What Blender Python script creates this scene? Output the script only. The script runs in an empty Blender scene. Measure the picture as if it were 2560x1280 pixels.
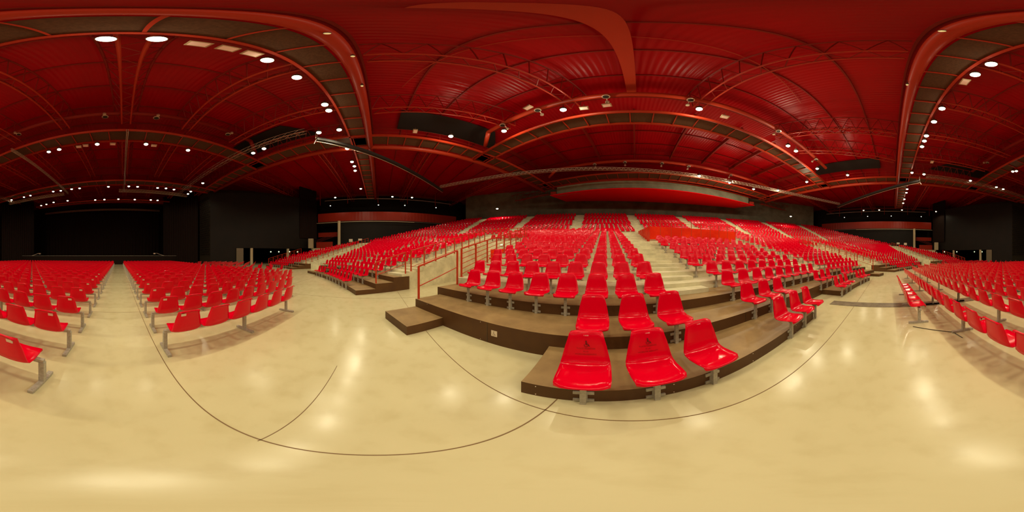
import bpy, math, random
from mathutils import Vector, Matrix
random.seed(7)
SC = bpy.context.scene
COL = SC.collection
PI = math.pi
rad = math.radians
CX, CY = -4.8, 24.8            # centre of the fan of seating; hall axis is x = CX
EYE = 1.6

# ------------------------------------------------------------------ materials
def new_mat(name, color, rough=0.5, metal=0.0, spec=0.5, coat=0.0, noise=None, bump=None, wave=None):
    m = bpy.data.materials.new(name); m.use_nodes = True
    nt = m.node_tree; b = nt.nodes['Principled BSDF']
    b.inputs['Base Color'].default_value = (*color, 1)
    b.inputs['Roughness'].default_value = rough
    b.inputs['Metallic'].default_value = metal
    b.inputs['Specular IOR Level'].default_value = spec
    b.inputs['Coat Weight'].default_value = coat
    b.inputs['Coat Roughness'].default_value = 0.15
    tc = None
    if noise or bump or wave:
        tc = nt.nodes.new('ShaderNodeTexCoord')
    if noise:
        sc_, c2, lo, hi = noise
        n = nt.nodes.new('ShaderNodeTexNoise'); n.inputs['Scale'].default_value = sc_; n.inputs['Detail'].default_value = 7
        n.inputs['Roughness'].default_value = 0.62
        r = nt.nodes.new('ShaderNodeValToRGB')
        r.color_ramp.elements[0].position = lo; r.color_ramp.elements[0].color = (*c2, 1)
        r.color_ramp.elements[1].position = hi; r.color_ramp.elements[1].color = (*color, 1)
        nt.links.new(tc.outputs['Object'], n.inputs['Vector'])
        nt.links.new(n.outputs['Fac'], r.inputs['Fac'])
        nt.links.new(r.outputs['Color'], b.inputs['Base Color'])
    if bump:
        sc_, st, dist = bump
        n = nt.nodes.new('ShaderNodeTexNoise'); n.inputs['Scale'].default_value = sc_; n.inputs['Detail'].default_value = 4
        bp = nt.nodes.new('ShaderNodeBump'); bp.inputs['Strength'].default_value = st; bp.inputs['Distance'].default_value = dist
        nt.links.new(tc.outputs['Object'], n.inputs['Vector'])
        nt.links.new(n.outputs['Fac'], bp.inputs['Height'])
        nt.links.new(bp.outputs['Normal'], b.inputs['Normal'])
    if wave:
        axis, sc_, st, dist = wave
        w = nt.nodes.new('ShaderNodeTexWave'); w.bands_direction = axis; w.inputs['Scale'].default_value = sc_
        w.inputs['Distortion'].default_value = 0.0
        bp = nt.nodes.new('ShaderNodeBump'); bp.inputs['Strength'].default_value = st; bp.inputs['Distance'].default_value = dist
        nt.links.new(tc.outputs['Object'], w.inputs['Vector'])
        nt.links.new(w.outputs['Fac'], bp.inputs['Height'])
        nt.links.new(bp.outputs['Normal'], b.inputs['Normal'])
    return m

def emit_mat(name, color, strength):
    m = bpy.data.materials.new(name); m.use_nodes = True
    nt = m.node_tree; b = nt.nodes['Principled BSDF']
    b.inputs['Base Color'].default_value = (0.8, 0.8, 0.8, 1)
    b.inputs['Emission Color'].default_value = (*color, 1)
    b.inputs['Emission Strength'].default_value = strength
    m.cycles.emission_sampling = 'NONE'
    return m

M = {}
M['seat'] = new_mat('red_plastic', (0.74, 0.0, 0.016), 0.14, spec=0.22, bump=(6, 0.18, 0.02))
M['steel'] = new_mat('galvanised_steel', (0.50, 0.47, 0.38), 0.45, metal=0.15, noise=(30, (0.36, 0.33, 0.26), 0.35, 0.65))
M['steel_dark'] = new_mat('dark_steel', (0.06, 0.045, 0.03), 0.5, metal=0.3)
M['tag'] = new_mat('pale_label', (0.75, 0.62, 0.45), 0.5)
M['concrete'] = new_mat('pale_concrete', (0.76, 0.70, 0.46), 0.6, spec=0.3, noise=(1.6, (0.56, 0.51, 0.32), 0.36, 0.62), bump=(14, 0.15, 0.02))
M['brown'] = new_mat('brown_platform_ply', (0.11, 0.050, 0.016), 0.42, spec=0.2, noise=(2.2, (0.09, 0.04, 0.016), 0.35, 0.65))
M['brown_top'] = new_mat('worn_brown_ply', (0.38, 0.25, 0.105), 0.42, spec=0.3, noise=(2.0, (0.26, 0.165, 0.07), 0.35, 0.66))
M['rail'] = new_mat('orange_red_paint', (0.50, 0.040, 0.010), 0.35, spec=0.3)
M['tube'] = new_mat('orange_red_tube_paint', (0.36, 0.028, 0.008), 0.4, spec=0.3)
M['redbeam'] = new_mat('dark_red_beam_paint', (0.20, 0.012, 0.006), 0.45, spec=0.25)
M['fascia'] = new_mat('red_brown_fascia', (0.22, 0.014, 0.004), 0.35, spec=0.15, wave=('Y', 0.45, 0.4, 0.02))
M['redpanel'] = new_mat('bright_red_panel', (0.88, 0.035, 0.003), 0.45, spec=0.08, noise=(0.5, (0.72, 0.020, 0.003), 0.42, 0.58))
M['soffit'] = new_mat('bright_red_soffit', (0.97, 0.006, 0.010), 0.6, spec=0.1)
M['black'] = new_mat('black_wall_paint', (0.010, 0.0065, 0.004), 0.6, spec=0.15, noise=(0.6, (0.007, 0.005, 0.003), 0.35, 0.65))
M['blackgrill'] = new_mat('black_acoustic_wall', (0.022, 0.016, 0.010), 0.7, spec=0.1)
M['curtain'] = new_mat('black_velvet', (0.012, 0.006, 0.004), 0.9, spec=0.1)
M['stage'] = new_mat('black_stage_ply', (0.010, 0.004, 0.002), 0.6, spec=0.1)
M['cream'] = new_mat('cream_painted_column', (0.42, 0.33, 0.19), 0.6)
M['louvre'] = new_mat('brown_grey_louvre', (0.15, 0.115, 0.065), 0.6)
M['grey_wall'] = new_mat('dark_grey_rear_wall', (0.17, 0.165, 0.11), 0.6, spec=0.2, noise=(0.5, (0.10, 0.10, 0.065), 0.35, 0.65))
M['grey_panel'] = new_mat('greenish_grey_panel', (0.32, 0.33, 0.22), 0.5, noise=(0.7, (0.22, 0.23, 0.15), 0.35, 0.65))
M['mesh'] = new_mat('expanded_metal_deck', (0.10, 0.052, 0.026), 0.6, spec=0.2, noise=(18, (0.07, 0.038, 0.02), 0.4, 0.6))
M['void'] = new_mat('black_void_panel', (0.012, 0.008, 0.006), 0.7)
M['alu'] = new_mat('aluminium_truss', (0.55, 0.47, 0.36), 0.35, metal=0.6)
M['cable'] = new_mat('trench_cover_steel', (0.22, 0.17, 0.10), 0.5, metal=0.2, noise=(6, (0.15, 0.11, 0.06), 0.4, 0.6))
M['joint'] = new_mat('floor_joint_sealant', (0.20, 0.11, 0.04), 0.6)
M['bulb'] = emit_mat('glowing_floodlight_lens', (1.0, 0.86, 0.58), 60)
M['bulb_small'] = emit_mat('glowing_small_lens', (0.9, 1.0, 0.9), 14)
M['exit'] = emit_mat('glowing_exit_lens', (0.75, 1.0, 0.55), 8)
M['glow_yellow'] = emit_mat('dim_yellow_lens', (0.9, 0.75, 0.2), 2.0)
M['mark'] = new_mat('dark_red_print', (0.12, 0.0, 0.0), 0.5)
M['mark2'] = new_mat('faded_red_print', (0.42, 0.0, 0.004), 0.5)
M['white'] = new_mat('white_print', (0.9, 0.75, 0.68), 0.5)

# floor: polished warm concrete
def floor_mat():
    m = bpy.data.materials.new('polished_concrete'); m.use_nodes = True
    nt = m.node_tree; b = nt.nodes['Principled BSDF']
    tc = nt.nodes.new('ShaderNodeTexCoord')
    n1 = nt.nodes.new('ShaderNodeTexNoise'); n1.inputs['Scale'].default_value = 0.55; n1.inputs['Detail'].default_value = 9; n1.inputs['Roughness'].default_value = 0.6
    r1 = nt.nodes.new('ShaderNodeValToRGB')
    r1.color_ramp.elements[0].position = 0.33; r1.color_ramp.elements[0].color = (0.60, 0.53, 0.30, 1)
    r1.color_ramp.elements[1].position = 0.66; r1.color_ramp.elements[1].color = (0.68, 0.61, 0.36, 1)
    n2 = nt.nodes.new('ShaderNodeTexNoise'); n2.inputs['Scale'].default_value = 4.5; n2.inputs['Detail'].default_value = 8
    r2 = nt.nodes.new('ShaderNodeValToRGB')
    r2.color_ramp.elements[0].position = 0.25; r2.color_ramp.elements[0].color = (0.92, 0.90, 0.86, 1)
    r2.color_ramp.elements[1].position = 0.5; r2.color_ramp.elements[1].color = (1, 1, 1, 1)
    mx = nt.nodes.new('ShaderNodeMixRGB'); mx.blend_type = 'MULTIPLY'; mx.inputs['Fac'].default_value = 1
    for n in (n1, n2): nt.links.new(tc.outputs['Object'], n.inputs['Vector'])
    nt.links.new(n1.outputs['Fac'], r1.inputs['Fac']); nt.links.new(n2.outputs['Fac'], r2.inputs['Fac'])
    nt.links.new(r1.outputs['Color'], mx.inputs['Color1']); nt.links.new(r2.outputs['Color'], mx.inputs['Color2'])
    nt.links.new(mx.outputs['Color'], b.inputs['Base Color'])
    mr = nt.nodes.new('ShaderNodeMapRange'); mr.inputs['To Min'].default_value = 0.13; mr.inputs['To Max'].default_value = 0.27
    nt.links.new(n2.outputs['Fac'], mr.inputs['Value']); nt.links.new(mr.outputs['Result'], b.inputs['Roughness'])
    b.inputs['Specular IOR Level'].default_value = 0.28
    return m
M['floor'] = floor_mat()

def ceil_mat():
    m = bpy.data.materials.new('red_corrugated_roof'); m.use_nodes = True
    nt = m.node_tree; b = nt.nodes['Principled BSDF']
    tc = nt.nodes.new('ShaderNodeTexCoord')
    n1 = nt.nodes.new('ShaderNodeTexNoise'); n1.inputs['Scale'].default_value = 0.25
    r1 = nt.nodes.new('ShaderNodeValToRGB')
    r1.color_ramp.elements[0].position = 0.35; r1.color_ramp.elements[0].color = (0.30, 0.0, 0.003, 1)
    r1.color_ramp.elements[1].position = 0.65; r1.color_ramp.elements[1].color = (0.37, 0.0, 0.004, 1)
    nt.links.new(tc.outputs['Object'], n1.inputs['Vector']); nt.links.new(n1.outputs['Fac'], r1.inputs['Fac'])
    nt.links.new(r1.outputs['Color'], b.inputs['Base Color'])
    w = nt.nodes.new('ShaderNodeTexWave'); w.bands_direction = 'X'; w.inputs['Scale'].default_value = 1.1
    bp = nt.nodes.new('ShaderNodeBump'); bp.inputs['Strength'].default_value = 0.5; bp.inputs['Distance'].default_value = 0.03
    nt.links.new(tc.outputs['Object'], w.inputs['Vector']); nt.links.new(w.outputs['Fac'], bp.inputs['Height'])
    nt.links.new(bp.outputs['Normal'], b.inputs['Normal'])
    b.inputs['Roughness'].default_value = 0.30; b.inputs['Specular IOR Level'].default_value = 0.22
    return m
M['roof'] = ceil_mat()

# ------------------------------------------------------------------ helpers
class MB:
    def __init__(s): s.v = []; s.f = []; s.mi = []; s.cur = 0
    def add(s, vs, fs):
        o = len(s.v); s.v += [tuple(p) for p in vs]; s.f += [tuple(i + o for i in f) for f in fs]; s.mi += [s.cur] * len(fs)
    def box(s, c, d, rz=0):
        hx, hy, hz = d[0] / 2, d[1] / 2, d[2] / 2; cs, sn = math.cos(rz), math.sin(rz)
        vs = [(c[0] + x * cs - y * sn, c[1] + x * sn + y * cs, c[2] + z) for z in (-hz, hz) for x, y in ((-hx, -hy), (hx, -hy), (hx, hy), (-hx, hy))]
        s.add(vs, [(3, 2, 1, 0), (4, 5, 6, 7), (0, 1, 5, 4), (1, 2, 6, 5), (2, 3, 7, 6), (3, 0, 4, 7)])
    def tube(s, p0, p1, r, n=8, cap=True):
        p0 = Vector(p0); p1 = Vector(p1); d = (p1 - p0)
        if d.length < 1e-6: return
        d.normalize(); a = Vector((0, 0, 1)) if abs(d.z) < .95 else Vector((1, 0, 0))
        u = d.cross(a).normalized(); w = d.cross(u).normalized(); vs = []
        for p in (p0, p1):
            for i in range(n):
                t = 2 * PI * (i + .5) / n; vs.append(p + (u * math.cos(t) + w * math.sin(t)) * r)
        fs = [(i, (i + 1) % n, n + (i + 1) % n, n + i) for i in range(n)]
        if cap: fs += [tuple(range(n - 1, -1, -1)), tuple(range(n, 2 * n))]
        s.add(vs, fs)
    def bar(s, p0, p1, w, h):
        p0 = Vector(p0); p1 = Vector(p1); d = (p1 - p0).normalized()
        a = Vector((0, 0, 1)) if abs(d.z) < .98 else Vector((0, 1, 0))
        u = d.cross(a).normalized() * w / 2; k = u.cross(d).normalized() * h / 2
        vs = [p + i * u + j * k for p in (p0, p1) for i, j in ((-1, -1), (1, -1), (1, 1), (-1, 1))]
        s.add(vs, [(0, 1, 2, 3), (7, 6, 5, 4), (0, 4, 5, 1), (1, 5, 6, 2), (2, 6, 7, 3), (3, 7, 4, 0)])
    def poly(s, pts): s.add(pts, [tuple(range(len(pts)))])
    def prism(s, pts, z0, z1):
        n = len(pts)
        vs = [(x, y, z0) for x, y in pts] + [(x, y, z1) for x, y in pts]
        s.add(vs, [tuple(range(n - 1, -1, -1)), tuple(range(n, 2 * n))] + [(i, (i + 1) % n, n + (i + 1) % n, n + i) for i in range(n)])
    def arc(s, r0, r1, a0, a1, z0, z1, step=1.5, top_mat=None, skip_bottom=True):
        n = max(1, int(math.ceil(abs(a1 - a0) / step))); vs = []
        for i in range(n + 1):
            a = a0 + (a1 - a0) * i / n
            for r in (r0, r1):
                x, y = pol(r, a)
                vs.append((x, y, z0)); vs.append((x, y, z1))
        top = []; side = []
        for i in range(n):
            b = i * 4; c = b + 4   # b: r0z0, b+1: r0z1, b+2: r1z0, b+3: r1z1
            top.append((b + 1, c + 1, c + 3, b + 3)[::-1]); side.append((b, c, c + 1, b + 1)[::-1]); side.append((b + 2, b + 3, c + 3, c + 2)[::-1])
            if not skip_bottom: side.append((b, b + 2, c + 2, c)[::-1])
        side.append((0, 1, 3, 2)[::-1]); e = n * 4; side.append((e, e + 2, e + 3, e + 1)[::-1])
        o = s.cur; s.add(vs, side)
        if top_mat is not None: s.cur = top_mat
        ov = len(s.v) - len(vs); s.f += [tuple(i + ov for i in f) for f in top]; s.mi += [s.cur] * len(top)
        s.cur = o
    def disc(s, c, r, n=16, z=0):
        s.poly([(c[0] + r * math.cos(2 * PI * i / n), c[1] + r * math.sin(2 * PI * i / n), c[2]) for i in range(n)])
    def build(s, name, mat, parent=None, smooth=False, link=True):
        me = bpy.data.meshes.new(name); me.from_pydata(s.v, [], s.f)
        mats = mat if isinstance(mat, (list, tuple)) else [mat]
        for m in mats: me.materials.append(M[m] if isinstance(m, str) else m)
        if len(mats) > 1: me.polygons.foreach_set('material_index', s.mi)
        if smooth: me.polygons.foreach_set('use_smooth', [True] * len(s.f))
        me.update()
        o = bpy.data.objects.new(name, me)
        if link: COL.objects.link(o)
        if parent: o.parent = parent
        return o

def pol(r, adeg):
    a = rad(adeg); return (CX + r * math.sin(a), CY - r * math.cos(a))
def mx(x): return 2 * CX - x
def tag(o, label, cat, group=None, kind=None):
    o['label'] = label; o['category'] = cat
    if group: o['group'] = group
    if kind: o['kind'] = kind
    return o
def struct(o, label=None):
    o['kind'] = 'structure'
    if label: o['label'] = label
    return o
def thing(name, label, cat, loc=(0, 0, 0), rz=0, group=None):
    o = bpy.data.objects.new(name, None); o.empty_display_size = .2; COL.objects.link(o)
    o.location = loc; o.rotation_euler = (0, 0, rz)
    return tag(o, label, cat, group)
def copy_tree(src, loc, rz, label, group=None):
    r = src.copy(); COL.objects.link(r); r.location = loc; r.rotation_euler = (0, 0, rz); r['label'] = label
    if group: r['group'] = group
    for ch in list(src.children):
        c = ch.copy(); COL.objects.link(c); c.parent = r
        for g in list(ch.children):
            d = g.copy(); COL.objects.link(d); d.parent = c
    return r
ORD = ['zeroth', 'first', 'second', 'third', 'fourth', 'fifth', 'sixth', 'seventh', 'eighth', 'ninth', 'tenth', 'eleventh', 'twelfth', 'thirteenth', 'fourteenth',
       'fifteenth', 'sixteenth', 'seventeenth', 'eighteenth', 'nineteenth', 'twentieth']
TENS = {20: 'twenty', 30: 'thirty', 40: 'forty'}
def ordn(n):
    if n <= 20: return ORD[n]
    t = n // 10 * 10; return ORD[0] if t not in TENS else (TENS[t] + ('-' + ORD[n - t] if n % 10 else '').replace('-zeroth', '')) if n % 10 else {30: 'thirtieth', 40: 'fortieth'}[n]

# ------------------------------------------------------------------ seat shell
PROF = [(.158, .408, .185), (.172, .425, .200), (.155, .437, .208), (.04, .428, .218), (-.10, .415, .226), (-.185, .425, .229), (-.232, .465, .226),
        (-.255, .55, .213), (-.276, .66, .194), (-.296, .76, .174), (-.310, .806, .164), (-.328, .820, .154), (-.342, .812, .148)]
def shell(mb, nt=8, prof=PROF, th=.012, off=(0, 0, 0)):
    n = len(prof); vs = []; up = []; lo = []
    for layer in (0, 1):
        for i, (y, z, hw) in enumerate(prof):
            # tangent for normals
            a = prof[max(0, i - 1)]; b = prof[min(n - 1, i + 1)]
            ty, tz = b[0] - a[0], b[1] - a[1]; L = math.hypot(ty, tz); ny, nz = -tz / L, ty / L   # normal to the sitting side
            if nz < 0 and i < n // 2: ny, nz = -ny, -nz
            ny, nz = tz / L, -ty / L
            s_ = i / (n - 1)
            for j in range(nt + 1):
                t = -1 + 2 * j / nt
                edge = abs(t) ** 3
                lift = (.030 if .12 < s_ < .9 else .010) * edge
                yy = y + ny * lift; zz = z + nz * lift
                if i <= 2: yy -= .035 * abs(t) ** 5
                if i >= n - 4: zz -= .022 * abs(t) ** 5
                yy -= ny * th * layer; zz -= nz * th * layer
                vs.append((off[0] + hw * t, off[1] + yy, off[2] + zz))
    W = nt + 1; N = n * W; fs = []
    for i in range(n - 1):
        for j in range(nt):
            a = i * W + j
            fs.append((a, a + 1, a + W + 1, a + W)); fs.append((N + a, N + a + W, N + a + W + 1, N + a + 1))
    for i in range(n - 1):
        for j, sgn in ((0, 1), (nt, -1)):
            a = i * W + j; q = (a, a + W, N + a + W, N + a); fs.append(q if sgn > 0 else q[::-1])
    for j in range(nt):
        a = j; fs.append((a, N + a, N + a + 1, a + 1)); a = (n - 1) * W + j; fs.append((a, a + 1, N + a + 1, N + a))
    mb.add(vs, fs)
LOW = [PROF[i] for i in (1, 3, 5, 7, 9, 11)]
_m = MB(); shell(_m, 8); SHELL = _m.build('seat_shell', 'seat', smooth=True, link=False)
_m = MB(); shell(_m, 4, LOW); LOWV, LOWF = _m.v, _m.f

# ------------------------------------------------------------------ stand seats
R1, TR, RI = 26.55, 0.88, 0.22
def Rk(k): return R1 + TR * (k - 1)
def Tk(k): return 0.2 + RI * (k - 1) if k >= 1 else 0.0
NLOW = 17
RU0, NUP, UR = 43.6, 17, 0.35          # upper tier: first riser radius, rows, rise
def Ru(j): return RU0 + TR * (j - 1)
def Tu(j): return 4.35 + UR * (j - 1)
XW = 37.3                               # half width of the hall between the side walls
def alim(r): return 90 if r <= XW else math.degrees(math.asin(XW / r))

AISLES_UP = [0 + s * a for a in (4.9, 14.7, 24.6, 34.6) for s in (1, -1)]
def lower_ranges(k):
    """angle ranges (positive side, mirrored) that carry seats on lower row k"""
    r = Rk(k); out = []
    if k <= 2:
        out += [(2.6, 5.2, 'inner'), (8.7, 11.8, 'outer')]
    else:
        hi = 17.3 if k == 3 else 18.5
        if k <= 11: out.append((-5.1, 5.1, 'mid'))
        if k <= 12: out.append((8.7, hi, 'outer'))
        else: out.append((8.7, 24.3, 'outer'))
    amax = 41.2 if k <= 2 else 46 + (r - 28.3) * .55
    out.append((27.9, 35.5, 'wingA')); out.append((37.9, amax, 'wingB'))
    # far block
    hi = 68.5 - max(0, (r - 31) * .9)
    if k >= 1 and hi > 58: out.append((57.6, hi, 'far'))
    return out
seats = []    # (x, y, z, rz(deg), row, idx, block, tier)
for k in range(1, NLOW + 1):
    r = Rk(k) - .035; st = math.degrees(.585 / r)
    for a0, a1, blk in lower_ranges(k):
        n = int((a1 - a0) / st + 1e-6) + 1
        off = ((a1 - a0) - (n - 1) * st) / 2 if blk in ('mid', 'far', 'wingA') else 0
        for i in range(n):
            a = a0 + off + i * st
            if a > alim(r) - 1: continue
            x, y = pol(r, a); seats.append((x, y, Tk(k - 1), a, k, i + 1, blk + '+', 0))
            if blk != 'mid':
                x, y = pol(r, -a); seats.append((x, y, Tk(k - 1), -a, k, i + 1, blk + '-', 0))
for j in range(1, NUP + 1):
    r = Ru(j) - .035; st = math.degrees(.585 / r); L = min(alim(r) - .9, 57.0)
    edges = sorted([-L] + [a for a in AISLES_UP if abs(a) < L] + [L])
    for b in range(len(edges) - 1):
        a0 = edges[b] + (1.0 if b else 0); a1 = edges[b + 1] - (1.0 if b < len(edges) - 2 else 0)
        if b == 4 and j <= 1: continue
        n = int((a1 - a0) / st) + 1
        if n < 1: continue
        off = ((a1 - a0) - (n - 1) * st) / 2
        for i in range(n):
            a = a0 + off + i * st
            x, y = pol(r, a); seats.append((x, y, Tu(j - 1) if j > 1 else 4.0, a, j, i + 1, 'up%d' % b, 1))
seats.sort(key=lambda s: s[0] ** 2 + s[1] ** 2 + (s[2] + .6 - EYE) ** 2)
near, far = seats[:300], seats[300:]

def make_stand_seat():
    t = thing('stand_seat', 'x', 'seat')
    s = SHELL.copy(); COL.objects.link(s); s.parent = t
    b = MB(); b.box((0, 0, .195), (.05, .05, .39)); b.box((0, -.03, .395), (.16, .22, .012)); b.bar((0, .0, .33), (0, -.13, .39), .03, .02)
    b.build('pedestal', 'steel', t)
    b = MB(); H = [(-.085, .015), (.085, .015), (.085, .055), (.032, .055), (.032, .145), (.085, .145), (.085, .185), (-.085, .185), (-.085, .145), (-.032, .145), (-.032, .055), (-.085, .055)]
    n = len(H); b.add([(x, -.034, z) for x, z in H] + [(x, -.016, z) for x, z in H], [tuple(range(n)), tuple(range(2 * n - 1, n - 1, -1))] + [(i, n + i, n + (i + 1) % n, (i + 1) % n) for i in range(n)])
    b.build('wall_bracket', 'steel', t)
    return t
proto = make_stand_seat()
BL = {'inner+': 'wheelchair platform, past the stairs', 'outer+': 'block beside the near stair aisle',
      'inner-': 'far low platform, inner end', 'outer-': 'block past the second stair aisle', 'mid+': 'block below the red enclosure',
      'wingA+': 'first wing block past handrail', 'wingA-': 'wing block past trench cover', 'wingB+': 'second wing block', 'wingB-': 'distant wing block', 'far+': 'end block', 'far-': 'distant end block'}
EDGE = {'inner+': 'from platform end', 'outer+': 'from stairs', 'inner-': 'from platform end', 'outer-': 'from stairs', 'mid+': 'from second aisle',
        'wingA+': 'from handrail', 'wingA-': 'from handrail', 'wingB+': 'from aisle', 'wingB-': 'from aisle', 'far+': 'from rail', 'far-': 'from rail'}
first = True; wheel = []
for (x, y, z, a, k, i, blk, tier) in near:
    if tier: lab = 'red plastic upper stand seat, %s row, %s in its block' % (ordn(k), ordn(i))
    else: lab = 'red stand seat, %s row, %s %s, %s' % (ordn(k), ordn(i), EDGE[blk], BL[blk])
    if k == 1 and blk == 'outer+' and i in (2, 3):
        lab = 'nearest red stand seat, wheelchair mark on its back, at platform end' if i == 3 else 'red stand seat with wheelchair mark, between marked platform-end seat and plain one'
    if first: o = proto; o.location = (x, y, z); o.rotation_euler = (0, 0, rad(a)); o['label'] = lab; first = False
    else: o = copy_tree(proto, (x, y, z), rad(a), lab)
    o['group'] = 'red shell seats of the stand'
    if k <= 2 and blk in ('outer+', 'inner+'): wheel.append((o, k, i, blk))

def font(name, txt, size, mat, parent, loc, rot, align='CENTER'):
    c = bpy.data.curves.new(name, 'FONT'); c.body = txt; c.size = size; c.align_x = align; c.extrude = .0004
    c.materials.append(M[mat]); tmp = bpy.data.objects.new(name, c); COL.objects.link(tmp)
    me = bpy.data.meshes.new_from_object(tmp); bpy.data.objects.remove(tmp)
    o = bpy.data.objects.new(name, me); COL.objects.link(o); o.parent = parent; o.location = loc; o.rotation_euler = rot
    return o
for o, k, i, blk in wheel:
    n = {('outer+', 3): 1, ('outer+', 2): 3, ('outer+', 1): 5, ('inner+', 3): 7, ('inner+', 2): 9, ('inner+', 1): 11}.get((blk, i), 13)
    font('seat_number', '%d A10%d' % (k, n % 10), .017, 'white', o, (0, -.283, .775), (rad(80), 0, PI))
    if k == 1 and blk == 'outer+' and i in (2, 3):
        b = MB()
        def P(px, pz): return (-px, -.2615 - (pz - .62) * .19, pz)
        # wheelchair pictogram: head, body, seat, leg and wheel ring
        def ring(cx, cz, r0, r1, a0, a1, n=14):
            for q in range(n):
                t0 = a0 + (a1 - a0) * q / n; t1 = a0 + (a1 - a0) * (q + 1) / n
                b.poly([P(cx + r0 * math.cos(t0), cz + r0 * math.sin(t0)), P(cx + r1 * math.cos(t0), cz + r1 * math.sin(t0)), P(cx + r1 * math.cos(t1), cz + r1 * math.sin(t1)), P(cx + r0 * math.cos(t1), cz + r0 * math.sin(t1))])
        ring(0, .712, 0, .008, 0, 2 * PI)
        def quad(x0, z0, x1, z1, w):
            dx, dz = x1 - x0, z1 - z0; L = math.hypot(dx, dz); ux, uz = -dz / L * w / 2, dx / L * w / 2
            b.poly([P(x0 + ux, z0 + uz), P(x0 - ux, z0 - uz), P(x1 - ux, z1 - uz), P(x1 + ux, z1 + uz)])
        quad(0, .703, .001, .672, .011); quad(0, .674, .024, .674, .007); quad(.022, .675, .034, .652, .007); quad(0, .692, .018, .692, .005)
        ring(.003, .668, .017, .022, rad(150), rad(395))
        b.build('wheelchair_pictogram', 'mark', o)
        for q, tx in enumerate(('PLACE RESERVEE', 'A LA', 'MOBILITE REDUITE')):
            zz = .618 - q * .034
            font('reserved_notice', tx, .024, 'mark2', o, (0, -.2655 - (zz - .60) * .19 + .004, zz), (rad(81), 0, PI))

# remaining seats: one object
def build_far():
    V = []; F = []
    nv = len(LOWV)
    pb = MB(); pb.box((0, 0, .2), (.045, .045, .4)); pv, pf = pb.v, pb.f
    SV = LOWV + pv; SF = LOWF + [tuple(i + nv for i in f) for f in pf]; ns = len(LOWF); mi = []
    for (x, y, z, a, k, i, blk, tier) in far:
        c, s = math.cos(rad(a)), math.sin(rad(a)); o = len(V)
        V += [(x + p[0] * c - p[1] * s, y + p[0] * s + p[1] * c, z + p[2]) for p in SV]
        F += [tuple(q + o for q in f) for f in SF]; mi += [0] * ns + [1] * (len(SF) - ns)
    b = MB(); b.v = V; b.f = F; b.mi = mi
    o = b.build('stand_seating', ['seat', 'steel'], smooth=False)
    tag(o, 'red plastic shell seats filling the rest of the curved concrete stand', 'seats', kind='stuff')
build_far()

# ------------------------------------------------------------------ floor seating on beams
def bench_mesh_parts(n, legs, root, single=False, tagside=0):
    """n seats along +x from x=0; legs = x positions"""
    P_ = .535; L = n * P_
    beam = MB(); beam.box((L / 2, 0, .375), (L + .04, .05, .045))
    for i in range(n): beam.box(((i + .5) * P_, -.02, .404), (.12, .2, .01))
    if single:
        b = MB(); b.cur = 0
        for i in range(n): shell(b, 4, LOW, off=((i + .5) * P_, 0, 0))
        b.cur = 1; b.add(beam.v, beam.f)
        for x in legs: b.box((x, 0, .2), (.055, .055, .31)); b.box((x, -.015, .022), (.055, .45, .044))
        return b
    beam.build('beam', 'steel', root)
    for i in range(n):
        s = SHELL.copy(); s.name = 'seat_shell'; COL.objects.link(s); s.parent = root; s.location = ((i + .5) * P_, 0, 0)
        if tagside and ((i == 0 and tagside > 0) or (i == n - 1 and tagside < 0)):
            b = MB(); sx = -.09 if tagside > 0 else .09
            b.add([(sx - .035, -.296, .735), (sx + .035, -.296, .735), (sx + .035, -.304, .775), (sx - .035, -.304, .775), (sx - .035, -.3075, .735), (sx + .035, -.3075, .735), (sx + .035, -.3175, .775), (sx - .035, -.3175, .775)],
                  [(0, 1, 2, 3), (7, 6, 5, 4), (0, 4, 5, 1), (1, 5, 6, 2), (2, 6, 7, 3), (3, 7, 4, 0)])
            b.build('number_tag', 'tag', s)
    for x in legs:
        b = MB(); b.box((x, 0, .2), (.06, .06, .32)); b.box((x, -.015, .022), (.058, .45, .044)); b.box((x, -.2, .046), (.02, .02, .004)); b.box((x, .17, .046), (.02, .02, .004))
        b.build('leg', 'steel', root)

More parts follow.
